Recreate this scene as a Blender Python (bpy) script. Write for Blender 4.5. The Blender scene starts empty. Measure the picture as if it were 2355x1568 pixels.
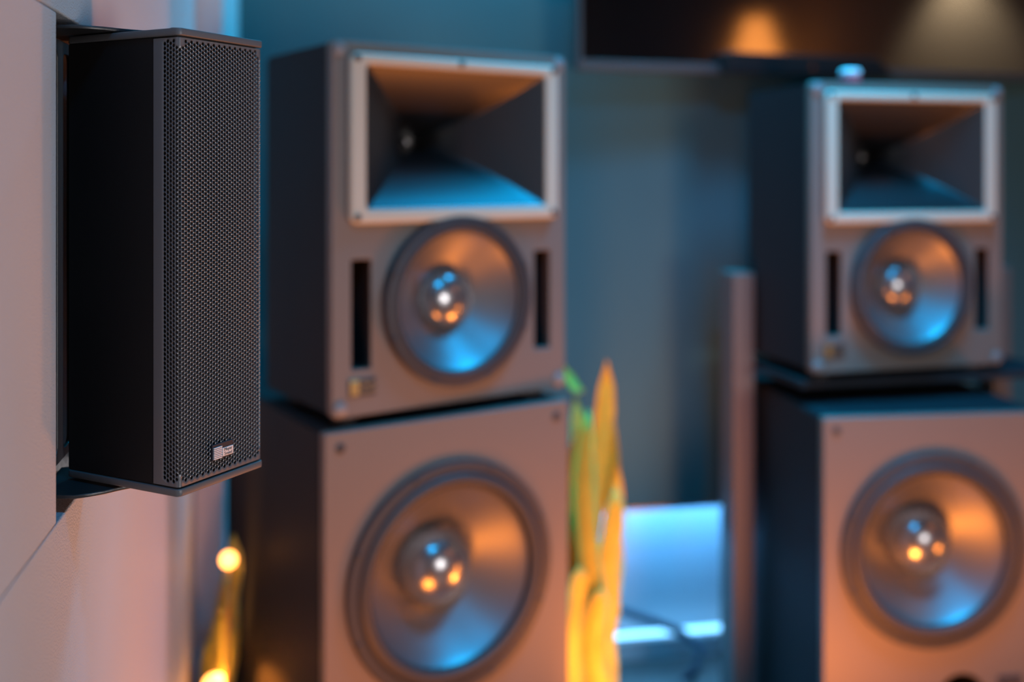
import bpy, bmesh, math, random
from mathutils import Vector, Matrix
random.seed(7)
sc = bpy.context.scene
COL = sc.collection
PI = math.pi

# ------------------------------------------------------------------ camera
FPX, CX, HY = 2430.0, 1177.5, 395.0
cam = bpy.data.cameras.new('camera')
cam.sensor_width = 36.0
cam.sensor_fit = 'HORIZONTAL'
cam.lens = FPX / 2355.0 * 36.0
cam.shift_y = -(784.0 - HY) / 2355.0
cam.clip_start = 0.02
cam.dof.use_dof = True
cam.dof.focus_distance = 0.985
cam.dof.aperture_fstop = 1.75
camo = bpy.data.objects.new('camera', cam)
camo.rotation_euler = (PI / 2, 0, 0)
COL.objects.link(camo)
sc.camera = camo

# ------------------------------------------------------------------ view, world
vs = sc.view_settings
vs.view_transform = 'Standard'
vs.look = 'None'
vs.gamma = 1.0
vs.exposure = -0.15
vs.use_curve_mapping = False
world = bpy.data.worlds.new('world')
sc.world = world
world.use_nodes = True
world.node_tree.nodes['Background'].inputs[0].default_value = (0.10, 0.12, 0.16, 1)
world.node_tree.nodes['Background'].inputs[1].default_value = 0.05

# room frame: v = distance from camera towards the right wall, u = along the left wall
YAW = 0.18455
NX, NY = math.cos(YAW), math.sin(YAW)
WX, WY = -NY, NX
def P(v, u, z=0.0):
    return Vector((NX * v + WX * u, NY * v + WY * u, z))
FLOOR, CEIL = -1.30, 1.30

def area(name, loc, target, sx, sy, col, power, spread=PI):
    l = bpy.data.lights.new(name, 'AREA')
    l.shape = 'RECTANGLE'; l.size = sx; l.size_y = sy
    l.color = col; l.energy = power; l.spread = spread
    o = bpy.data.objects.new(name, l)
    o.location = loc
    d = Vector(target) - Vector(loc)
    o.rotation_euler = d.to_track_quat('-Z', 'Y').to_euler()
    COL.objects.link(o)
    return o
def point(name, loc, col, power, r):
    l = bpy.data.lights.new(name, 'POINT')
    l.color = col; l.energy = power; l.shadow_soft_size = r
    o = bpy.data.objects.new(name, l); o.location = loc
    COL.objects.link(o)
    return o
def spot(name, loc, target, col, power, ang, r, blend=0.6):
    l = bpy.data.lights.new(name, 'SPOT')
    l.color = col; l.energy = power; l.spot_size = ang; l.spot_blend = blend; l.shadow_soft_size = r
    o = bpy.data.objects.new(name, l); o.location = loc
    d = Vector(target) - Vector(loc)
    o.rotation_euler = d.to_track_quat('-Z', 'Y').to_euler()
    COL.objects.link(o)
    return o

WARM = (1.0, 0.935, 0.91)
CYAN = (0.0, 0.43, 0.95)
ORANGE = (1.0, 0.265, 0.032)
# warm white lamp panel standing behind the camera, to its right, at desk height
area('desk_panel_light', P(1.4, -0.7, -0.32), (-0.05, 1.7, -0.10), 0.55, 0.45, WARM, 12.5, math.radians(120))
# blue LED panels under the ceiling, aimed at the speakers, and a wash along the back wall
area('front_blue_light', (0.28, 0.33, 1.27), (0.45, 1.9, -0.4), 0.30, 0.30, CYAN, 11, math.radians(100))
area('ceiling_blue_light', (0.78, 1.72, 1.27), (0.62, 1.95, -0.4), 0.40, 0.5, CYAN, 22, math.radians(78))
area('back_wall_blue_light', P(0.72, 2.36, 1.25), P(0.72, 2.5, 0.0), 1.2, 0.05, (0.0, 0.50, 0.92), 38, math.radians(125))

# ------------------------------------------------------------------ materials
MATS = {}
def mat(name, col, rough=0.5, metal=0.0, emit=None, estr=0.0, bump=0.0, bscale=200.0, var=0.0, vscale=8.0,
        spec=0.5, ior=1.5, coat=0.0, trans=0.0, aniso=0.0, bdist=0.0006):
    m = bpy.data.materials.new(name)
    m.use_nodes = True
    nt = m.node_tree
    b = nt.nodes['Principled BSDF']
    b.inputs['Base Color'].default_value = (*col, 1)
    b.inputs['Roughness'].default_value = rough
    b.inputs['Metallic'].default_value = metal
    b.inputs['Specular IOR Level'].default_value = spec
    b.inputs['IOR'].default_value = ior
    b.inputs['Coat Weight'].default_value = coat
    b.inputs['Transmission Weight'].default_value = trans
    b.inputs['Anisotropic'].default_value = aniso
    if emit:
        b.inputs['Emission Color'].default_value = (*emit, 1)
        b.inputs['Emission Strength'].default_value = estr
    tc = None
    if bump or var:
        tc = nt.nodes.new('ShaderNodeTexCoord')
    if bump:
        n = nt.nodes.new('ShaderNodeTexNoise'); n.inputs['Scale'].default_value = bscale
        n.inputs['Detail'].default_value = 3.0
        nt.links.new(tc.outputs['Object'], n.inputs['Vector'])
        bp = nt.nodes.new('ShaderNodeBump'); bp.inputs['Strength'].default_value = bump
        bp.inputs['Distance'].default_value = bdist
        nt.links.new(n.outputs['Fac'], bp.inputs['Height'])
        nt.links.new(bp.outputs['Normal'], b.inputs['Normal'])
    if var:
        n2 = nt.nodes.new('ShaderNodeTexNoise'); n2.inputs['Scale'].default_value = vscale
        n2.inputs['Detail'].default_value = 4.0
        nt.links.new(tc.outputs['Object'], n2.inputs['Vector'])
        r = nt.nodes.new('ShaderNodeMapRange')
        r.inputs['To Min'].default_value = 1 - var; r.inputs['To Max'].default_value = 1 + var
        nt.links.new(n2.outputs['Fac'], r.inputs['Value'])
        mx = nt.nodes.new('ShaderNodeMix'); mx.data_type = 'RGBA'; mx.blend_type = 'MULTIPLY'
        mx.inputs['Factor'].default_value = 1.0
        mx.inputs['A'].default_value = (*col, 1)
        nt.links.new(r.outputs['Result'], mx.inputs['B'])
        nt.links.new(mx.outputs['Result'], b.inputs['Base Color'])
    MATS[name] = m
    return m

M_WALL = mat('wall_panel_laminate', (0.61, 0.60, 0.62), 0.5, bump=1.0, bscale=480, var=0.03, vscale=5, bdist=0.0016)
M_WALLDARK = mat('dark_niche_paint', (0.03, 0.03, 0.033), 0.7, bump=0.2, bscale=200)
M_BACK = mat('grey_acoustic_fabric', (0.044, 0.11, 0.118), 0.9, bump=0.5, bscale=700, var=0.08, vscale=3)
M_ALCOVE = mat('white_alcove_paint', (0.45, 0.45, 0.46), 0.5, bump=0.1, bscale=150)
M_PLAIN = mat('room_paint', (0.22, 0.20, 0.18), 0.7, bump=0.15, bscale=120, var=0.04, vscale=3)
M_CEIL = mat('ceiling_paint', (0.08, 0.08, 0.08), 0.85, bump=0.15, bscale=120)
M_FLOOR = mat('dark_floor', (0.10, 0.085, 0.075), 0.28, bump=0.15, bscale=60, var=0.2, vscale=10)
M_CAB = mat('charcoal_cabinet_paint', (0.021, 0.021, 0.023), 0.6, bump=0.15, bscale=600, var=0.05, spec=0.08)
M_FRONT = mat('grey_baffle_paint', (0.132, 0.103, 0.085), 0.55, bump=0.2, bscale=600, var=0.04)
M_HORN = mat('black_horn_moulding', (0.006, 0.006, 0.0065), 0.36, ior=1.7)
M_HFRAME = mat('horn_rim_lit_tone', (0.44, 0.385, 0.29), 0.42)  # beige lightness paints in the light caught by dark plastic
M_RUBBER = mat('black_rubber', (0.035, 0.033, 0.035), 0.5, spec=0.3)
M_CONE = mat('grey_driver_cone', (0.20, 0.20, 0.21), 0.45, metal=0.85)
M_CAP = mat('polished_dust_cap', (0.26, 0.26, 0.27), 0.25, metal=0.85)
M_BLACK = mat('vent_black', (0.008, 0.008, 0.009), 0.8)
M_BODY = mat('black_powder_coat', (0.013, 0.012, 0.0125), 0.5, bump=0.1, bscale=900, spec=0.15)
M_GRILLE = mat('black_perforated_steel', (0.10, 0.10, 0.107), 0.30, spec=0.9)
M_TRIM = mat('dark_aluminium_cap', (0.10, 0.10, 0.105), 0.42, bump=0.25, bscale=1200)
M_CHROME = mat('satin_chrome', (0.85, 0.82, 0.82), 0.32, metal=0.35)
M_STEEL = mat('bolt_steel', (0.25, 0.25, 0.26), 0.35, metal=0.9)
M_BRACKET = mat('black_bracket_steel', (0.03, 0.03, 0.032), 0.38, bump=0.3, bscale=300)
M_BOLT = mat('grey_bolt_cap', (0.17, 0.16, 0.155), 0.5)
M_POST = mat('grey_stand_post', (0.095, 0.085, 0.08), 0.5, bump=0.15, bscale=400)
M_SCREEN = mat('glossy_screen_glass', (0.003, 0.003, 0.0035), 0.09, spec=1.0, ior=1.8)
M_BEZEL = mat('screen_bezel', (0.05, 0.05, 0.053), 0.45)
M_LEAF = mat('yellow_green_leaf', (0.62, 0.52, 0.08), 0.4, var=0.25, vscale=14)
M_LEAFD = mat('dark_green_leaf_centre', (0.07, 0.14, 0.03), 0.4, var=0.3, vscale=20)
M_POT = mat('plant_pot_ceramic', (0.30, 0.28, 0.26), 0.5, var=0.05)
M_SOIL = mat('potting_soil', (0.03, 0.02, 0.015), 0.95, bump=0.8, bscale=80)
M_RED = mat('red_plastic', (0.55, 0.05, 0.09), 0.35)
M_WHITE = mat('white_plastic', (0.75, 0.74, 0.74), 0.35)
M_CABLE = mat('dark_blue_cable', (0.02, 0.03, 0.06), 0.45)
M_LED = mat('blue_led_diffuser', (0.8, 0.9, 1.0), 0.4, emit=(0.10, 0.45, 1.0), estr=100.0)
M_LEDGE_GLOW = mat('pale_blue_ledge_glow', (0.8, 0.9, 1.0), 0.4, emit=(0.22, 0.62, 1.0), estr=3.2)  # glow of the bar added on the skirting ledge
M_GLOBE = mat('warm_glass_globe', (1.0, 0.8, 0.5), 0.3, emit=(1.0, 0.34, 0.06), estr=7.0)
M_SHADE = mat('orange_lamp_shade', (0.9, 0.5, 0.2), 0.6, emit=(1.0, 0.32, 0.06), estr=7.0)
M_BRASS = mat('brushed_brass', (0.45, 0.30, 0.12), 0.35, metal=0.9)
M_INK = mat('badge_print', (0.02, 0.02, 0.03), 0.5)

# ------------------------------------------------------------------ mesh helpers
def obj(name, me, m, parent=None, loc=None, rot=None):
    o = bpy.data.objects.new(name, me)
    COL.objects.link(o)
    if m is not None and not me.materials:
        me.materials.append(m)
    if parent: o.parent = parent
    if loc is not None: o.location = loc
    if rot is not None: o.rotation_euler = rot
    return o
def empty(name, loc, rz=0.0):
    o = bpy.data.objects.new(name, None)
    o.empty_display_size = 0.1
    o.location = loc; o.rotation_euler = (0, 0, rz)
    COL.objects.link(o)
    return o
def tag(o, label, cat, group=None):
    o['label'] = label; o['category'] = cat
    if group: o['group'] = group
    return o
def struct(o, label=None):
    o['kind'] = 'structure'
    if label: o['label'] = label
    return o
def fin(bm, name='m', smooth=False):
    bmesh.ops.recalc_face_normals(bm, faces=bm.faces)
    me = bpy.data.meshes.new(name); bm.to_mesh(me); bm.free()
    if smooth:
        for p in me.polygons: p.use_smooth = True
    return me
def addbox(bm, x0, x1, y0, y1, z0, z1):
    vs_ = [bm.verts.new(c) for c in ((x0,y0,z0),(x1,y0,z0),(x1,y1,z0),(x0,y1,z0),(x0,y0,z1),(x1,y0,z1),(x1,y1,z1),(x0,y1,z1))]
    for f in ((0,3,2,1),(4,5,6,7),(0,1,5,4),(1,2,6,5),(2,3,7,6),(3,0,4,7)):
        bm.faces.new([vs_[i] for i in f])
    return vs_
def box(x0, x1, y0, y1, z0, z1, bev=0.0, seg=2):
    bm = bmesh.new()
    addbox(bm, x0, x1, y0, y1, z0, z1)
    if bev:
        bmesh.ops.bevel(bm, geom=bm.edges[:], offset=bev, segments=seg, affect='EDGES', profile=0.5)
    return fin(bm)
def lathe(profile, seg=64, smooth=True, sharp=40):
    """revolve (r, y) about the local y axis"""
    bm = bmesh.new(); rings = []
    for r, y in profile:
        if r < 1e-6: rings.append([bm.verts.new((0, y, 0))])
        else: rings.append([bm.verts.new((r*math.cos(2*PI*k/seg), y, r*math.sin(2*PI*k/seg))) for k in range(seg)])
    for a, b in zip(rings, rings[1:]):
        for k in range(seg):
            k2 = (k+1) % seg
            if len(a) == 1 and len(b) == 1: continue
            if len(a) == 1: bm.faces.new((a[0], b[k], b[k2]))
            elif len(b) == 1: bm.faces.new((a[k], b[0], a[k2]))
            else: bm.faces.new((a[k], b[k], b[k2], a[k2]))
    me = fin(bm, smooth=smooth)
    if smooth: me.set_sharp_from_angle(angle=math.radians(sharp))
    return me
def lathe_z(profile, seg=48, sharp=40):
    me = lathe(profile, seg, True, sharp)
    me.transform(Matrix.Rotation(PI/2, 4, 'X'))
    return me
def rrect(x0, x1, z0, z1, r, n=6):
    pts = []
    for cx, cz, a0 in ((x1-r, z1-r, 0), (x0+r, z1-r, PI/2), (x0+r, z0+r, PI), (x1-r, z0+r, 3*PI/2)):
        for k in range(n+1):
            a = a0 + PI/2*k/n
            pts.append((cx + r*math.cos(a), cz + r*math.sin(a)))
    return pts
def circ(cx, cz, r, n=64):
    return [(cx + r*math.cos(2*PI*k/n), cz + r*math.sin(2*PI*k/n)) for k in range(n)]
def sheet(loops, thick, bev=0.0, vertical=True):
    """flat plate with holes: loops[0] outline, others holes, in (x, z); front face at y = 0, back at y = thick"""
    cu = bpy.data.curves.new('tmp', 'CURVE'); cu.dimensions = '2D'; cu.fill_mode = 'BOTH'
    for lp in loops:
        s = cu.splines.new('POLY'); s.points.add(len(lp)-1)
        for p, q in zip(s.points, lp): p.co = (q[0], q[1], 0, 1)
        s.use_cyclic_u = True
    cu.extrude = thick/2 - bev
    cu.bevel_depth = bev; cu.bevel_resolution = 1; cu.offset = -bev
    o = bpy.data.objects.new('tmp', cu); COL.objects.link(o)
    dg = bpy.context.evaluated_depsgraph_get(); dg.update()
    me = bpy.data.meshes.new_from_object(o.evaluated_get(dg))
    bpy.data.objects.remove(o); bpy.data.curves.remove(cu)
    me.materials.clear()
    if vertical:
        me.transform(Matrix.Translation((0, thick/2, 0)) @ Matrix.Rotation(PI/2, 4, 'X'))
    bm = bmesh.new(); bm.from_mesh(me)
    bmesh.ops.remove_doubles(bm, verts=bm.verts, dist=1e-6)
    bmesh.ops.recalc_face_normals(bm, faces=bm.faces)
    bm.to_mesh(me); bm.free()
    return me
def tube(pts, r, seg=10, closed_caps=True):
    bm = bmesh.new(); rings = []
    n = len(pts)
    for i, p in enumerate(pts):
        p = Vector(p)
        t = (Vector(pts[min(i+1, n-1)]) - Vector(pts[max(i-1, 0)])).normalized()
        a = t.cross(Vector((0, 0, 1)))
        if a.length < 1e-3: a = t.cross(Vector((1, 0, 0)))
        a.normalize(); b = t.cross(a)
        rr = r[i] if isinstance(r, (list, tuple)) else r
        rings.append([bm.verts.new(p + (a*math.cos(2*PI*k/seg) + b*math.sin(2*PI*k/seg))*rr) for k in range(seg)])
    for a, b in zip(rings, rings[1:]):
        for k in range(seg):
            bm.faces.new((a[k], a[(k+1) % seg], b[(k+1) % seg], b[k]))
    bm.faces.new(rings[0]); bm.faces.new(rings[-1])
    return fin(bm, smooth=True)
def textmesh(s, size, depth):
    cu = bpy.data.curves.new('tmp', 'FONT'); cu.body = s; cu.size = size; cu.extrude = depth
    cu.align_x = 'CENTER'; cu.align_y = 'CENTER'; cu.resolution_u = 2
    o = bpy.data.objects.new('tmp', cu); COL.objects.link(o)
    dg = bpy.context.evaluated_depsgraph_get(); dg.update()
    me = bpy.data.meshes.new_from_object(o.evaluated_get(dg))
    bpy.data.objects.remove(o); bpy.data.curves.remove(cu)
    me.materials.clear()
    me.transform(Matrix.Rotation(PI/2, 4, 'X'))
    return me

# ------------------------------------------------------------------ room shell (room frame: x = v, y = u)
ROT = (0, 0, YAW)
V0 = -0.225                       # face of the left wall panels
ZB, ZT = -0.312, 0.142            # niche bottom and top
U_N0, U_N1, U_END, U_BACK = 0.994, 1.165, 2.107, 2.55
UR = -1.9                         # rear end of the room
VR = 2.65                         # right wall

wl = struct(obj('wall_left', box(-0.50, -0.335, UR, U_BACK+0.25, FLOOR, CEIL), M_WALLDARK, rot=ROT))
G = 0.0006
def panel(v0, v1, u0, u1, z0, z1):
    return obj('wall_panel', box(v0, v1, u0, u1, z0, z1, 0.0016, 3), M_WALL, parent=wl)
panel(-0.335, V0, UR, U_END, ZT+G, CEIL)
panel(-0.335, V0, UR, U_END, FLOOR, ZB-G)
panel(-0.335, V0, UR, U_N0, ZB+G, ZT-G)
panel(-0.335, V0, U_N1, U_END, ZB+G, ZT-G)
struct(obj('wall_left_end', box(-0.335, -0.175, U_END+0.002, U_BACK, FLOOR, CEIL, 0.004, 2), M_WALL, rot=ROT))  # added step standing in for the left wall's shaded far end
# back wall: fabric covered baffle that stops above the floor, lit alcove behind it
struct(obj('wall_back', box(-0.335, VR+0.15, U_BACK, U_BACK+0.03, -0.846, CEIL, 0.003, 2), M_BACK, rot=ROT))
struct(obj('wall_alcove', box(-0.335, VR+0.15, 2.76, 2.86, FLOOR, CEIL), M_ALCOVE, rot=ROT))
struct(obj('baseboard_back', box(-0.33, VR, 2.70, 2.76, FLOOR, -1.245, 0.003, 2), M_ALCOVE, rot=ROT))
struct(obj('floor', box(-0.5, VR+0.15, UR-0.1, 2.86, FLOOR-0.05, FLOOR), M_FLOOR, rot=ROT))
struct(obj('ceiling', box(-0.5, VR+0.15, UR-0.1, 2.86, CEIL, CEIL+0.05), M_CEIL, rot=ROT))
struct(obj('wall_right', box(VR, VR+0.15, UR, 2.86, FLOOR, CEIL), M_PLAIN, rot=ROT))
struct(obj('wall_rear', box(-0.5, VR+0.15, UR-0.1, UR, FLOOR, CEIL), M_PLAIN, rot=ROT))

# ------------------------------------------------------------------ speakers behind
def driver(parent, cx, cz, R, rc, rcap, depth, capd, nbolt, y0=0.0):
    """driver unit whose mounting plane is y = y0, facing -y"""
    w = R - rc
    d = obj('driver_frame', lathe([(R, y0), (R, y0-0.005), (R-0.002, y0-0.008), (R-w*0.40, y0-0.009),
                                   (R-w*0.46, y0-0.006), (R-w*0.46, y0+0.006), (rc*0.9, y0+depth*1.1), (R-w*0.2, y0+0.02), (R, y0)], 72), M_RUBBER, parent, (cx, 0, cz))
    a, b = rc, R - w*0.42
    prof = []
    for k in range(13):
        t = PI*k/12
        prof.append(((a+b)/2 + (b-a)/2*math.cos(t), y0 - 0.002 - (b-a)*0.42*math.sin(t)))
    obj('surround', lathe(prof, 72), M_RUBBER, parent, (cx, 0, cz))
    prof = []
    N = 26
    for k in range(N+1):
        t = k/N
        r = rc + (rcap*0.92-rc)*t
        y = y0 + 0.0005 + depth*(t**0.86) + (0.0007 if k % 2 else 0.0)
        prof.append((r, y))
    obj('cone', lathe(prof, 96, sharp=80), M_CONE, parent, (cx, 0, cz))
    prof = [(rcap*1.02, y0+depth*0.93+0.004), (rcap*1.02, y0+depth*0.90)]
    for k in range(1, 15):
        t = PI/2*k/14
        prof.append((rcap*math.cos(t)*0.99, y0+depth*0.90 - capd*math.sin(t)))
    prof[-1] = (0, prof[-1][1])
    obj('dust_cap', lathe(prof, 64), M_CAP, parent, (cx, 0, cz))
    bolt = lathe([(0.0, -0.004), (0.0035, -0.0035), (0.0045, -0.002), (0.0045, 0.001)], 12)
    bolt.materials.append(M_RUBBER)
    for k in range(nbolt):
        t = 2*PI*(k+0.5)/nbolt
        rb = R - w*0.18
        obj('bolt', bolt, None, d, (rb*math.cos(t), y0-0.007, rb*math.sin(t)))
def cabinet_shell(W, D, z0, z1, th=0.018):
    """box open at the front"""
    bm = bmesh.new()
    x0, x1, y0, y1 = -W/2, W/2, 0.0, D
    o = [(x0,y0,z0),(x1,y0,z0),(x1,y0,z1),(x0,y0,z1)]
    ob = [(x0,y1,z0),(x1,y1,z0),(x1,y1,z1),(x0,y1,z1)]
    i = [(x0+th,y0,z0+th),(x1-th,y0,z0+th),(x1-th,y0,z1-th),(x0+th,y0,z1-th)]
    ib = [(p[0],y1-th,p[2]) for p in i]
    o, ob, i, ib = [[bm.verts.new(p) for p in L] for L in (o, ob, i, ib)]
    for k in range(4):
        k2 = (k+1) % 4
        bm.faces.new((o[k], o[k2], ob[k2], ob[k])); bm.faces.new((i[k], ib[k], ib[k2], i[k2]))
        bm.faces.new((o[k], i[k], i[k2], o[k2]))
    bm.faces.new(ob); bm.faces.new(ib)
    bmesh.ops.recalc_face_normals(bm, faces=bm.faces)
    es = [e for e in bm.edges if all(v in set(o+ob) for v in e.verts)]
    bmesh.ops.bevel(bm, geom=es, offset=0.004, segments=2, affect='EDGES')
    return fin(bm)

UW, UH, UD = 0.458, 0.595, 0.26
def monitor(name, front_left, yaw, zbot, label):
    """two-way horn loaded monitor; front_left = ground position of its front left edge"""
    c = Vector((front_left[0] + math.cos(yaw)*UW/2, front_left[1] + math.sin(yaw)*UW/2, zbot))
    t = empty(name, c, yaw)
    tag(t, label, 'speaker', 'horn loaded monitors')
    FT = 0.020
    sh = cabinet_shell(UW-0.006, UD, 0.003, UH-0.003); sh.transform(Matrix.Translation((0, FT, 0)))
    obj('cabinet', sh, M_CAB, t)
    S = lambda s: s - UW/2          # panel coordinates measured in the photograph
    Z = lambda d: UH - d
    hx0, hx1, hz0, hz1 = S(0.058), S(0.400), Z(0.262), Z(0.042)
    dc = (S(0.229), Z(0.423))
    slots = [(S(0.034), S(0.068)), (S(0.390), S(0.424))]
    loops = [rrect(-UW/2, UW/2, 0, UH, 0.010),
             rrect(hx0, hx1, hz0, hz1, 0.008), circ(dc[0], dc[1], 0.128)]
    for a, b in slots: loops.append(rrect(a, b, Z(0.521), Z(0.347), 0.002, 2))
    obj('front_panel', sheet(loops, FT, 0.002), M_FRONT, t)
    # horn rim: raised rounded frame
    fx0, fx1, fz0, fz1 = S(0.025), S(0.433), Z(0.290), Z(0.019)
    rim = sheet([rrect(fx0, fx1, fz0, fz1, 0.014), rrect(S(0.054), S(0.404), Z(0.2655), Z(0.0385), 0.006)], 0.016, 0.0055)
    rim.transform(Matrix.Translation((0, -0.016, 0)))
    ro = obj('horn_rim', rim, M_HFRAME, t)
    sbolt = lathe([(0.0, -0.003), (0.005, -0.0025), (0.006, 0.001)], 16); sbolt.materials.append(M_RUBBER)
    for bx, bz in ((S(0.037), Z(0.028)), (S(0.229), Z(0.027)), (S(0.421), Z(0.028)), (S(0.037), Z(0.279)), (S(0.421), Z(0.279))):
        obj('bolt', sbolt, None, ro, (bx, -0.0165, bz))
    # flared horn, lofted from the mouth to the throat
    bm = bmesh.new(); rings = []
    n = 20; mw, mh = 0.350/2, 0.227/2
    hc = (S(0.229), Z(0.152))
    def ring(a, b, r, y):
        pts = rrect(-a, a, -b, b, r, 5)
        return [bm.verts.new((hc[0]+p[0], y, hc[1]+p[1])) for p in pts]
    for k in range(n+1):
        q = k/n
        a = mw*(1-q)**1.7 + 0.020*q
        b = mh*(1-q)**2.1 + 0.026*q*(1-0.3*q)
        rings.append(ring(a, b, min(a, b)*(0.05+0.9*q**3), -0.012 + 0.200*q))
    for A, B in zip(rings, rings[1:]):
        for k in range(len(A)):
            bm.faces.new((A[k], A[(k+1) % len(A)], B[(k+1) % len(A)], B[k]))
    bm.faces.new(rings[-1])
    me = fin(bm, smooth=True); me.set_sharp_from_angle(angle=math.radians(50))
    ho = obj('horn', me, M_HORN, t)
    obj('phase_plug', lathe([(0.0, -0.012), (0.005, -0.010), (0.009, -0.002), (0.010, 0.006)], 20), M_STEEL, ho, (hc[0], 0.179, hc[1]))
    driver(t, dc[0], dc[1], 0.143, 0.117, 0.050, 0.052, 0.030, 8, y0=-0.010)
    for a, b in slots:
        bm = bmesh.new()
        q0 = [(a,0.003,Z(0.521)),(b,0.003,Z(0.521)),(b,0.003,Z(0.347)),(a,0.003,Z(0.347))]
        F = [bm.verts.new(p) for p in q0]; Bk = [bm.verts.new((p[0], 0.16, p[2])) for p in q0]
        for k in range(4): bm.faces.new((F[k], F[(k+1)%4], Bk[(k+1)%4], Bk[k]))
        bm.faces.new(Bk)
        obj('port_slot', fin(bm), M_BLACK, t)
    cb = lathe([(0.0, -0.006), (0.007, -0.0055), (0.0115, -0.003), (0.0125, 0.0), (0.0125, 0.004)], 24); cb.materials.append(M_BOLT)
    for sx in (0.0145, UW-0.0145):
        for dz in (0.0145, UH-0.0145):
            b = obj('corner_bolt', cb, None, t, (S(sx), 0.0, Z(dz)))
    # badge: emblem block and two lines of lettering
    bp = obj('badge', box(S(0.028), S(0.076), -0.0025, 0.002, Z(0.563), Z(0.535), 0.0008, 1), M_INK, t)
    obj('emblem', box(S(0.030), S(0.046), -0.0035, -0.002, Z(0.561), Z(0.537), 0.0004, 1), M_BRASS, bp)
    for i, s in enumerate(('Meyer', 'Sound')):
        tm = textmesh(s, 0.0105, 0.0004)
        obj('lettering', tm, M_BRASS, bp, (S(0.0615), -0.003, Z(0.5435+0.011*i)))
    for sx in (0.045, UW-0.045):
        for y in (0.05, UD-0.04):
            fl = lathe_z([(0.0, -0.0), (0.020, 0.0), (0.022, 0.004), (0.022, 0.0172), (0, 0.0172)], 24)
            fl.transform(Matrix.Translation((0, 0, -0.0172)))
            obj('foot', fl, M_RUBBER, t, (S(sx), y, 0))
    return t
SW, SH, SD = 0.46, 0.79, 0.50
def sub(name, front_left, yaw, ztop, label, feet):
    c = Vector((front_left[0] + math.cos(yaw)*SW/2, front_left[1] + math.sin(yaw)*SW/2, ztop-SH))
    t = empty(name, c, yaw)
    tag(t, label, 'subwoofer', 'subwoofers')
    FT = 0.022
    sh = cabinet_shell(SW, SD-FT, 0.0, SH); sh.transform(Matrix.Translation((0, FT, 0)))
    obj('cabinet', sh, M_CAB, t)
    S = lambda s: s - SW/2
    Z = lambda d: SH - d
    dc = (S(0.225), Z(0.265)); pc = (S(0.285), Z(0.565))
    loops = [rrect(-SW/2, SW/2, 0, SH, 0.005), circ(dc[0], dc[1], 0.168), circ(pc[0], pc[1], 0.052, 40)]
    obj('front_panel', sheet(loops, FT, 0.002), M_FRONT, t)
    driver(t, dc[0], dc[1], 0.193, 0.148, 0.067, 0.075, 0.056, 8, y0=-0.002)
    bm = bmesh.new()
    p = lathe([(0.0525, 0.004), (0.054, 0.03), (0.054, 0.20), (0.0, 0.20)], 40)
    obj('bass_port', p, M_BLACK, t, (pc[0], 0, pc[1]))
    bm.free()
    cb = lathe([(0.0, -0.003), (0.005, -0.0028), (0.008, -0.0015), (0.0085, 0.002)], 20); cb.materials.append(M_RUBBER)
    for sx in (0.026, SW-0.026):
        for dz in (0.026, SH-0.026):
            obj('corner_bolt', cb, None, t, (S(sx), 0, Z(dz)))
    bp = obj('badge', box(S(0.360), S(0.410), -0.0025, 0.002, Z(0.545), Z(0.520), 0.0008, 1), M_INK, t)
    obj('lettering', textmesh('Meyer Sound', 0.0075, 0.0004), M_BRASS, bp, (S(0.385), -0.003, Z(0.5325)))
    for sx in (0.06, SW-0.06):
        for y in (0.06, SD-0.06):
            fl = lathe_z([(0.0, -feet), (0.022, -feet), (0.025, -feet+0.005), (0.025, 0.0), (0, 0.0)], 24)
            obj('foot', fl, M_RUBBER, t, (S(sx), y, 0))
    return t

LM = (-0.2813, 1.6495); LMY = 0.6038
RM = (0.6085, 2.1475); RMY = 0.2590
LS = (-0.2892, 1.6320); LSY = 0.5625
RS = (0.6053, 2.0518); RSY = 0.1173
monitor('studio_monitor', LM, LMY, 0.2072-UH, 'large grey horn monitor in the middle, stacked directly on the nearer subwoofer')
monitor('studio_monitor', RM, RMY, 0.1839-UH, 'large grey horn monitor at right on the stand shelf, below the screen')
sub('subwoofer', LS, LSY, -0.4052, 'grey subwoofer under the middle monitor, beside the yellow-lit plant', 0.04)
sub('subwoofer', RS, RSY, -0.4780, 'orange-lit grey subwoofer at the lower right in front of the stand', FLOOR*-1 - 0.478 - SH)
# plinth under the nearer subwoofer
pl = empty('plinth', (LS[0]+math.cos(LSY)*SW/2-math.sin(LSY)*SD/2, LS[1]+math.sin(LSY)*SW/2+math.cos(LSY)*SD/2, FLOOR), LSY)
tag(pl, 'low dark plinth on the floor under the middle subwoofer', 'plinth')
ptop = -0.4052-SH-0.04-FLOOR
obj('top_board', box(-0.215, 0.215, -0.24, 0.24, ptop-0.02, ptop, 0.002), M_CAB, pl)
for sx in (-1, 1):
    obj('side_board', box(sx*0.20-0.01, sx*0.20+0.01, -0.23, 0.23, 0, ptop-0.02, 0.002), M_CAB, pl)

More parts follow.
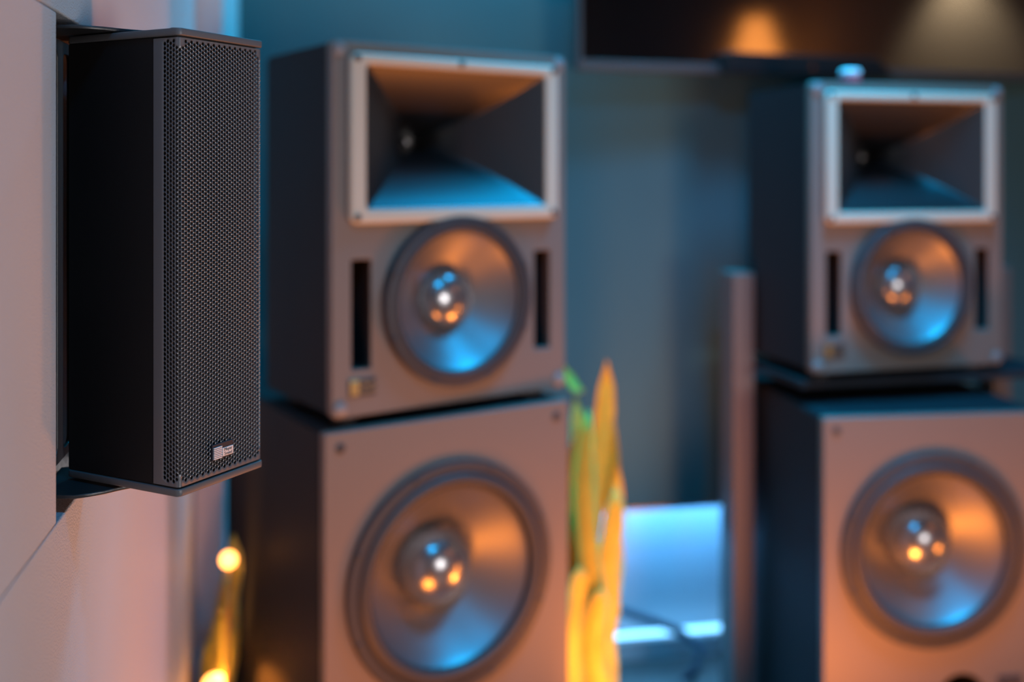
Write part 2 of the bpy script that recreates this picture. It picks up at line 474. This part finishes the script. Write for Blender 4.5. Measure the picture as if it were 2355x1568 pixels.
# ------------------------------------------------------------------ stand carrying the right monitor
stw = empty('monitor_stand', (0.80, 2.33, FLOOR), 0.22)
tag(stw, 'tall grey speaker stand with two flat posts and a shelf, behind the right subwoofer', 'stand')
SHZ = 0.1839-UH-0.0174-FLOOR                      # shelf top above floor
stinv = stw.matrix_basis.inverted()
def st_local(px, Y):
    p = Vector(((px-CX)/FPX*Y, Y, FLOOR)); return stinv @ p
pa = st_local(1687, 2.36); pb = st_local(1735, 2.372)
lx0, lx1, ly = pa.x, pb.x, pa.y
posth = (HY-628)/FPX*2.36 - FLOOR
obj('post', box(lx0, lx1, ly, ly+0.075, 0, posth, 0.004), M_POST, stw)
qa = st_local(2288, 2.50); qb = st_local(2336, 2.51)
rx0, rx1 = qa.x, qa.x+(lx1-lx0)
obj('post', box(rx0, rx1, ly, ly+0.075, 0, posth, 0.004), M_POST, stw)
obj('shelf', box(lx1, rx0, ly-0.215, ly+0.06, SHZ-0.016, SHZ, 0.002), M_CAB, stw)
for a, b in ((lx0, lx1), (rx0, rx1)):
    obj('base_foot', box(a-0.01, b+0.01, ly-0.02, ly+0.10, 0.0, 0.015, 0.002), M_POST, stw)

# ------------------------------------------------------------------ screen on the back wall
TVY = math.radians(15)
tvl = Vector(((1329-CX)/FPX*2.45, 2.45, (HY-158)/FPX*2.45))
tv = empty('television', tvl, TVY)
tag(tv, 'large dark glossy television on the back wall above the right monitor', 'television')
TW, TH = 1.30, 0.76
obj('casing', box(0, TW, 0.004, 0.040, 0, TH, 0.004), M_BEZEL, tv)
obj('bezel', sheet([rrect(0, TW, 0, TH, 0.004, 3), rrect(0.010, TW-0.010, 0.020, TH-0.010, 0.002, 2)], 0.008, 0.0012), M_BEZEL, tv)
obj('screen_glass', box(0.009, TW-0.009, 0.0025, 0.006, 0.019, TH-0.009), M_SCREEN, tv)
wm = obj('wall_mount', box(0.45, 0.95, 0.040, 0.055, 0.15, 0.55, 0.003), M_BRACKET, tv)
for x in (0.55, 0.85):
    obj('mount_arm', box(x-0.02, x+0.02, 0.055, 0.105, 0.2, 0.5, 0.002), M_BRACKET, wm)
# sound bar / camera bar hanging in front of the lower bezel
def along_tv(px, off):
    d = (px-CX)/FPX
    a = Vector((math.cos(TVY), math.sin(TVY))); b = Vector((-math.sin(TVY), math.cos(TVY)))
    # solve tvl + a*t + b*off on the pixel column
    x0, y0 = tvl.x+b.x*off, tvl.y+b.y*off
    return (d*y0 - x0)/(a.x - d*a.y)
t0, t1 = along_tv(1674, -0.045), along_tv(2055, -0.045)
bar = empty('conference_bar', tv.matrix_basis @ Vector((t0, -0.045, 0)), TVY)
tag(bar, 'slim black bar fixed along the bottom edge of the television', 'sound bar')
L = t1-t0
bm = bmesh.new()
prof = [(0, -0.004), (L, -0.004), (L-0.012, 0.010), (L-0.045, 0.040), (0.004, 0.046), (0, 0.042)]
A = [bm.verts.new((p[0], 0, p[1])) for p in prof]; B = [bm.verts.new((p[0], 0.044, p[1])) for p in prof]
bm.faces.new(A); bm.faces.new(B)
for k in range(len(A)): bm.faces.new((A[k], A[(k+1)%len(A)], B[(k+1)%len(A)], B[k]))
bmesh.ops.recalc_face_normals(bm, faces=bm.faces)
bmesh.ops.bevel(bm, geom=bm.edges[:], offset=0.0015, segments=1, affect='EDGES')
obj('bar_body', fin(bm), M_BODY, bar)
obj('bar_lens', lathe([(0, -0.001), (0.006, -0.001), (0.007, 0.002)], 20), M_SCREEN, bar, (L*0.5, 0.0, 0.014))
# small red and white tin on the right monitor
tinp = Vector(((1955-CX)/FPX*2.24, 2.24, 0.1839-0.003))
tin = empty('small_tin', tinp, 0.3)
tag(tin, 'tiny red and white tin standing on top of the right monitor', 'tin')
obj('tin_body', lathe_z([(0, 0), (0.019, 0), (0.021, 0.003), (0.021, 0.024), (0, 0.024)], 24), M_RED, tin)
obj('tin_lid', lathe_z([(0, 0.024), (0.0215, 0.024), (0.022, 0.026), (0.022, 0.032), (0.018, 0.036), (0, 0.037)], 24), M_WHITE, tin)

# ------------------------------------------------------------------ plants and lamps
def leaf(base, tip, width, bend, twist, name='leaf', m=None, parent=None, n=14):
    base = Vector(base); tip = Vector(tip)
    ax = tip-base; L = ax.length; az = ax.normalized()
    side = Vector((math.cos(twist), math.sin(twist), 0)); nrm = az.cross(side).normalized()
    bm = bmesh.new(); rows = []
    for k in range(n+1):
        t = k/n
        w = width*(0.78+0.22*math.sin(PI*t))*(1-max(0, (t-0.84)/0.16)**2.2)*(1+0.10*math.sin(t*21+twist*5)) + 0.0008
        c = base + ax*t + nrm*(bend*math.sin(PI*t)) + side*(0.009*math.sin(t*8+twist*5))
        rows.append([bm.verts.new(c + side*w*q + nrm*(0.18*w*abs(q))) for q in (-1, -0.55, 0, 0.55, 1)])
    for a, b in zip(rows, rows[1:]):
        for k in range(4): bm.faces.new((a[k], a[k+1], b[k+1], b[k]))
    bmesh.ops.solidify(bm, geom=bm.faces[:], thickness=0.0025)
    me = fin(bm, smooth=True)
    me.materials.append(M_LEAF); me.materials.append(M_LEAFD)
    o = obj(name, me, None, parent)
    return o
def pot(parent, r, h):
    obj('pot', lathe_z([(0, 0), (r*0.78, 0), (r*0.82, 0.01), (r, h-0.02), (r*1.05, h-0.015), (r*1.05, h), (r*0.93, h), (r*0.9, h-0.03), (0, h-0.03)], 40), M_POT, parent)
    obj('soil', lathe_z([(0, h-0.022), (r*0.9, h-0.026)], 32), M_SOIL, parent)
PLX, PLY = 0.172, 2.17
plant = empty('snake_plant', (PLX, PLY, FLOOR))
tag(plant, 'tall yellow-green snake plant between the middle subwoofer and the stand', 'plant')
pot(plant, 0.085, 0.17)
def px_at(px, y, Y):
    return Vector(((px-CX)/FPX*Y, Y, (HY-y)/FPX*Y))
def lv(px0, px1, ytop, Y, w, bend, tw):
    b = px_at(px0, 395+1.16*FPX/Y, Y); b.z = FLOOR+0.14
    tp = px_at(px1, ytop, Y)
    o = Vector((PLX, PLY, FLOOR))
    leaf(b-o, tp-o, w, bend, tw, parent=plant)
lv(1345, 1392, 828, 2.16, 0.024, 0.018, 0.2)
lv(1350, 1330, 905, 2.20, 0.026, -0.02, 0.5)
lv(1372, 1412, 930, 2.20, 0.020, 0.02, -0.5)
lv(1360, 1375, 1010, 2.14, 0.026, 0.01, 0.9)
lv(1382, 1418, 1060, 2.17, 0.018, 0.02, 0.3)
lv(1352, 1335, 1180, 2.12, 0.028, 0.02, -0.2)
lv(1372, 1398, 1230, 2.12, 0.028, -0.02, 0.2)
lv(1390, 1402, 1330, 2.14, 0.022, 0.02, 0.7)
lv(1338, 1322, 985, 2.13, 0.030, 0.015, 0.15)
lv(1368, 1352, 940, 2.10, 0.024, -0.015, -0.3)
lv(1385, 1408, 1120, 2.10, 0.026, 0.01, 0.1)
lv(1340, 1328, 1300, 2.08, 0.030, 0.01, 0.2)
lv(1370, 1372, 1350, 2.07, 0.028, 0.015, -0.1)
o_ = Vector((PLX, PLY, FLOOR))
leaf(px_at(1345, 900, 2.2)-o_, px_at(1285, 800, 2.22)-o_, 0.020, 0.02, 0.9, parent=plant)

def globe_lamp(name, loc, stems, label):
    t = empty(name, loc); tag(t, label, 'lamp')
    obj('base', lathe_z([(0, 0), (0.042, 0), (0.042, 0.008), (0.012, 0.016), (0, 0.016)], 32), M_BRASS, t)
    for (dx, dy, h, r) in stems:
        g = obj('globe', lathe_z([(r*math.sin(PI*k/16) if 0 < k < 16 else 0, -r*math.cos(PI*k/16)) for k in range(17)], 24), M_GLOBE, t, (dx, dy, h))
        obj('stem', tube([(dx*0.1, dy*0.1, 0.01), (dx*0.3, dy*0.3, h*0.4), (dx*0.9, dy*0.9, h*0.85), (dx, dy, h-r*0.9)], 0.004, 8), M_BRASS, t)
    return t
GY = 1.86
GP = px_at(512, 1500, GY)
def gl(px, y): return (px_at(px, y, GY).x-GP.x, 0.0, px_at(px, y, GY).z-FLOOR)
globe_lamp('globe_lamp', (GP.x, GP.y, FLOOR), [(*gl(526, 1287), 0.0150), (*gl(494, 1578), 0.0220)],
           'slim lamp with glowing orange globes between the left wall and the middle subwoofer')
spot('globe_lamp_light', px_at(505, 1545, 1.86), (-0.36, 1.80, -1.0), ORANGE, 9, math.radians(100), 0.02, 0.6)
spot('globe_lamp_uplight', px_at(503, 1660, 1.925), px_at(524, 1300, 1.945), (1.0, 0.40, 0.08), 22, math.radians(34), 0.012, 0.8)
BPX = px_at(499, 1500, 1.95)
bp_ = empty('leafy_plant', (BPX.x, BPX.y, FLOOR))
tag(bp_, 'narrow plant glowing orange beside the middle subwoofer, near the left wall', 'plant')
pot(bp_, 0.036, 0.10)
ob = Vector((BPX.x, BPX.y, FLOOR))
def lv2(px0, px1, y0, y1, Y, w, bend, tw):
    leaf(px_at(px0, y0, Y)-ob, px_at(px1, y1, Y)-ob, w, bend, tw, parent=bp_)
lv2(500, 528, 1880, 1228, 1.94, 0.020, 0.004, 0.1)
lv2(506, 536, 1860, 1262, 1.95, 0.011, -0.004, 0.5)
lv2(497, 512, 1900, 1392, 1.93, 0.018, 0.004, 0.3)
lv2(492, 476, 1900, 1470, 1.94, 0.012, 0.004, -0.3)

# orange floor lamps in front of the speakers (below the picture)
def floor_lamp(name, loc, label, power, aim, ang, rad):
    t = empty(name, loc); tag(t, label, 'lamp')
    obj('base', lathe_z([(0, 0), (0.06, 0), (0.06, 0.012), (0.012, 0.02), (0.012, 0.06), (0, 0.06)], 32), M_BRASS, t)
    obj('reflector', lathe_z([(0.012, 0.05), (0.045, 0.07), (0.06, 0.10), (0.058, 0.10), (0.043, 0.073), (0.012, 0.055)], 32), M_BRASS, t)
    spot(name+'_light', (loc[0], loc[1], loc[2]+0.16), aim, ORANGE, power, math.radians(ang), rad, 0.7)
floor_lamp('orange_floor_lamp', (0.70, 1.61, FLOOR), 'small orange uplight on the floor before the right subwoofer', 42, (0.58, 1.92, -0.1), 155, 0.06)
floor_lamp('orange_floor_lamp', (-0.10, 1.22, FLOOR), 'small orange uplight on the floor before the middle subwoofer', 26, (-0.08, 1.75, 0.0), 118, 0.14)
floor_lamp('orange_floor_lamp', (0.24, 1.84, FLOOR), 'small orange uplight on the floor facing the snake plant', 34, (0.155, 2.16, -0.72), 74, 0.05)

floor_lamp('orange_floor_lamp', (1.75, 1.60, FLOOR), 'small orange uplight on the floor near the right wall', 22, (0.6, 1.5, -0.1), 165, 0.06)

# LED strip in the alcove behind the back wall
strip = empty('led_strip', P(1.0, 2.65, -0.865), YAW)
tag(strip, 'bright blue LED strip under the lower edge of the back wall', 'LED strip')
obj('led_diffuser', box(-1.25, 1.25, -0.006, 0.006, -0.008, 0.004, 0.001, 1), M_LED, strip)
obj('led_channel', box(-1.26, 1.26, -0.07, 0.012, 0.004, 0.012), M_STEEL, strip)
ledge_glow = empty('led_strip', P(1.0, 2.715, -1.245), YAW)  # added glowing bar that brightens the skirting's top edge
tag(ledge_glow, 'pale blue glowing bar added on the skirting ledge at the foot of the alcove', 'LED strip')
obj('led_diffuser', box(-1.25, 1.25, -0.007, 0.007, 0.003, 0.014, 0.001, 1), M_LEDGE_GLOW, ledge_glow)
obj('led_channel', box(-1.26, 1.26, -0.009, 0.009, 0.0, 0.003), M_STEEL, ledge_glow)
# drooping cable in the alcove
cpts = [px_at(1330, 1385, 2.80), px_at(1420, 1402, 2.79), px_at(1500, 1428, 2.78), px_at(1570, 1455, 2.76), px_at(1612, 1490, 2.74), px_at(1600, 1540, 2.72), px_at(1560, 1580, 2.70)]
tag(obj('cable', tube(cpts, 0.011, 10), M_CABLE), 'dark cable drooping across the blue-lit alcove under the back wall', 'cable')

# lamps by the right wall, seen only as reflections in the screen
sl = empty('wall_sconce', P(VR, 1.35, 0.95), YAW)
tag(sl, 'wall lamp on the right wall reflected in the television', 'lamp')
obj('sconce_body', box(-0.10, 0, -0.06, 0.06, -0.05, 0.05, 0.004), M_BRASS, sl)
spot('wall_sconce_light', P(VR-0.16, 1.35, 0.88), P(VR-0.03, 1.30, 0.0), (1.0, 0.78, 0.50), 60, math.radians(100), 0.04)
tl = empty('shade_lamp', P(VR-0.28, 0.35, FLOOR))
tag(tl, 'floor lamp with an orange shade by the right wall', 'lamp')
obj('base', lathe_z([(0, 0), (0.12, 0), (0.12, 0.015), (0, 0.02)], 32), M_BRASS, tl)
obj('pole', tube([(0, 0, 0.01), (0, 0, 1.80)], 0.010, 10), M_BRASS, tl)
obj('shade', lathe_z([(0.13, 1.76), (0.05, 2.02)], 32), M_SHADE, tl)

# ------------------------------------------------------------------ wall bracket in the niche (room frame)
br = empty('wall_bracket', P(-0.243, 1.0735, -0.30), YAW)
tag(br, 'black steel yoke bracket holding the small speaker in the wall niche', 'bracket')
def brz(z): return z+0.30
loops = [rrect(-0.052, 0.052, brz(-0.277), brz(0.126), 0.004), rrect(-0.042, -0.011, brz(-0.268), brz(0.115), 0.008), rrect(0.011, 0.042, brz(-0.268), brz(0.115), 0.008)]
me = sheet(loops, 0.004, 0.0008); me.transform(Matrix.Rotation(PI/2, 4, 'Z'))
obj('back_plate', me, M_BRACKET, br, (0.004, 0, 0))
def flange(z):
    half = [(-0.006, 0.046), (0.012, 0.050), (0.028, 0.054), (0.040, 0.050), (0.052, 0.044), (0.062, 0.036), (0.075, 0.028), (0.090, 0.023), (0.105, 0.020), (0.116, 0.013), (0.120, 0.0)]
    out = half + [(x, -y) for x, y in reversed(half[:-1])]
    me = sheet([out], 0.0035, 0.0008, vertical=False)
    return obj('flange', me, M_BRACKET, br, (0, 0, brz(z)))
flange(0.1325); flange(-0.2965)
obj('wall_arm', box(-0.092, 0.0, -0.03, 0.03, brz(-0.14), brz(-0.02), 0.002), M_BRACKET, br)
# cable inside the niche
cz = [P(-0.30, 1.04, 0.02), P(-0.262, 1.05, 0.025), P(-0.247, 1.062, 0.04), P(-0.243, 1.09, 0.05)]
tag(obj('speaker_cable', tube(cz, 0.003, 8), M_CABLE), 'thin dark cable behind the small black speaker in the niche', 'cable')

# ------------------------------------------------------------------ small black speaker
BX, BY = -0.299, 0.948
BYAW = math.atan2(0.099, 0.051)
BW, BD = 0.1114, 0.143
ZB0, ZB1 = -0.292, 0.1295
sp = empty('wall_speaker', (BX, BY, ZB0), BYAW)
tag(sp, 'slim black speaker with perforated metal grille mounted on the left wall', 'speaker')
HH = ZB1-ZB0
CT = 0.0068
DG = 0.031
obj('body', box(0.0005, BW-0.0005, DG+0.0012, BD, CT, HH-CT, 0.0012), M_BODY, sp)
obj('inner_baffle', box(0.004, BW-0.004, 0.006, DG+0.002, CT, HH-CT), M_BLACK, sp)
def cap(z0, z1):
    me = sheet([rrect(-0.0014, BW+0.0014, -0.0016, BD+0.0005, 0.0052, 6)], z1-z0, 0.0011, vertical=False)
    return obj('end_cap', me, M_TRIM, sp, (0, 0, (z0+z1)/2))
cap(0, CT); cap(HH-CT, HH)
for x, y in ((0.012, 0.016), (BW-0.012, 0.016), (0.012, BD-0.02), (BW-0.012, BD-0.02)):
    for zz, sg in ((HH, 1), (0.0, -1)):
        me = lathe_z([(0, 0.0022), (0.0045, 0.0018), (0.0052, 0.0006), (0.0052, -0.001)], 20)
        if sg < 0: me.transform(Matrix.Rotation(PI, 4, 'X'))
        obj('screw', me, M_TRIM, sp, (x, y, zz))
# perforated grille wrapped round the front corners
RB = 0.0036
ARC = PI/2*RB
def fold(u, off):
    """u = 0 at the start of the front-left bend; returns local x, y for a sheet point off mm below the surface"""
    Lf = BW-2*RB
    if u < 0: return (off, RB-u)
    if u < ARC:
        a = u/RB
        return (RB-(RB-off)*math.cos(a), RB-(RB-off)*math.sin(a))
    if u < ARC+Lf: return (RB+u-ARC, off)
    if u < 2*ARC+Lf:
        a = (u-ARC-Lf)/RB
        return (BW-RB+(RB-off)*math.sin(a), RB-(RB-off)*math.cos(a))
    return (BW-off, RB+u-2*ARC-Lf)
U0, U1 = -(DG-RB), 2*ARC+BW-2*RB+(DG-RB)
Z0g, Z1g = CT+0.0016, HH-CT-0.0016
pit = 0.00413
cs = pit*0.8660
ncol = int((U1-U0)/cs)+3
nrow = int((Z1g-Z0g)/pit)+3
pu0, pu1 = -0.0140, 2*ARC+BW-2*RB+0.0140
verts, faces = [], []
Rh = pit/math.sqrt(3)
hr = pit*0.445
TH_ = 0.0011
def inside(u, z):
    if not (pu0 < u < pu1): return False
    if not (Z0g+0.0030 < z < Z1g-0.0030): return False
    e = min(z-Z0g, Z1g-z)
    for cu in (ARC*0.6, 2*ARC+BW-2*RB-ARC*0.6):
        if abs(u-cu) + e*0.9 < 0.0092: return False
    return True
for i in range(ncol):
    u = U0 - cs*0.2 + i*cs
    for j in range(nrow):
        z = Z0g - pit*0.3 + j*pit + (pit/2 if i % 2 else 0)
        ring_o = []
        for k in range(6):
            a0 = PI/3*k; a1 = PI/3*(k+1)
            p0 = (Rh*math.cos(a0), Rh*math.sin(a0)); p1 = (Rh*math.cos(a1), Rh*math.sin(a1))
            ring_o.append(p0); ring_o.append(((p0[0]+p1[0])/2, (p0[1]+p1[1])/2))
        cl = lambda p: (min(max(u+p[0], U0), U1), min(max(z+p[1], Z0g), Z1g))
        O = [cl(p) for p in ring_o]
        if max(q[0] for q in O)-min(q[0] for q in O) < 1e-5 or max(q[1] for q in O)-min(q[1] for q in O) < 1e-5: continue
        if inside(u, z):
            b0 = len(verts)
            for q in O:
                x, y = fold(q[0], 0); verts.append((x, y, q[1]))
            I = [(u+hr*math.cos(PI/6*k), z+hr*math.sin(PI/6*k)) for k in range(12)]
            I1 = [(u+hr*0.93*math.cos(PI/6*k), z+hr*0.93*math.sin(PI/6*k)) for k in range(12)]
            for q in I:
                x, y = fold(q[0], 0.00022); verts.append((x, y, q[1]))
            for q in I1:
                x, y = fold(q[0], TH_); verts.append((x, y, q[1]))
            for k in range(12):
                k2 = (k+1) % 12
                faces.append((b0+k, b0+k2, b0+12+k2, b0+12+k))
                faces.append((b0+12+k, b0+12+k2, b0+24+k2, b0+24+k))
        else:
            b0 = len(verts)
            for q in O:
                x, y = fold(q[0], 0); verts.append((x, y, q[1]))
            x, y = fold(min(max(u, U0), U1), 0); verts.append((x, y, min(max(z, Z0g), Z1g)))
            for k in range(12): faces.append((b0+k, b0+(k+1) % 12, b0+12))
me = bpy.data.meshes.new('grille'); me.from_pydata(verts, [], faces); me.update()
bm = bmesh.new(); bm.from_mesh(me)
bmesh.ops.remove_doubles(bm, verts=bm.verts, dist=2e-6)
bm.to_mesh(me); bm.free()
for p in me.polygons: p.use_smooth = True
me.set_sharp_from_angle(angle=math.radians(42))
gr = obj('grille', me, M_GRILLE, sp)
# maker's badge on the grille
bx0, bx1 = 0.0405, 0.0680
bz0, bz1 = -0.2690-ZB0, -0.2545-ZB0
bd = obj('badge', box(bx0, bx1, -0.0022, 0.0005, bz0, bz1, 0.0004, 1), M_INK, sp)
bm = bmesh.new()
nr = 7
for k in range(nr):
    z0 = bz0+0.0006+(bz1-bz0-0.0030)*k/nr; z1 = bz0+0.0006+(bz1-bz0-0.0030)*(k+0.72)/nr
    addbox(bm, bx0+0.0008, bx0+0.0118, -0.0034, -0.002, z0, z1)
bmesh.ops.bevel(bm, geom=bm.edges[:], offset=0.0002, segments=1, affect='EDGES')
obj('emblem', fin(bm), M_CHROME, bd)
pt_ = obj('name_plate', box(bx0+0.0128, bx1-0.0005, -0.0030, -0.002, bz0+0.0012, bz0+0.0092, 0.0003, 1), M_CHROME, bd)
for i, s in enumerate(('Meyer', 'Sound')):
    obj('lettering', textmesh(s, 0.0042, 0.00015), M_INK, bd, ((bx0+0.0128+bx1-0.0005)/2, -0.0031, bz0+0.0072-0.0038*i))
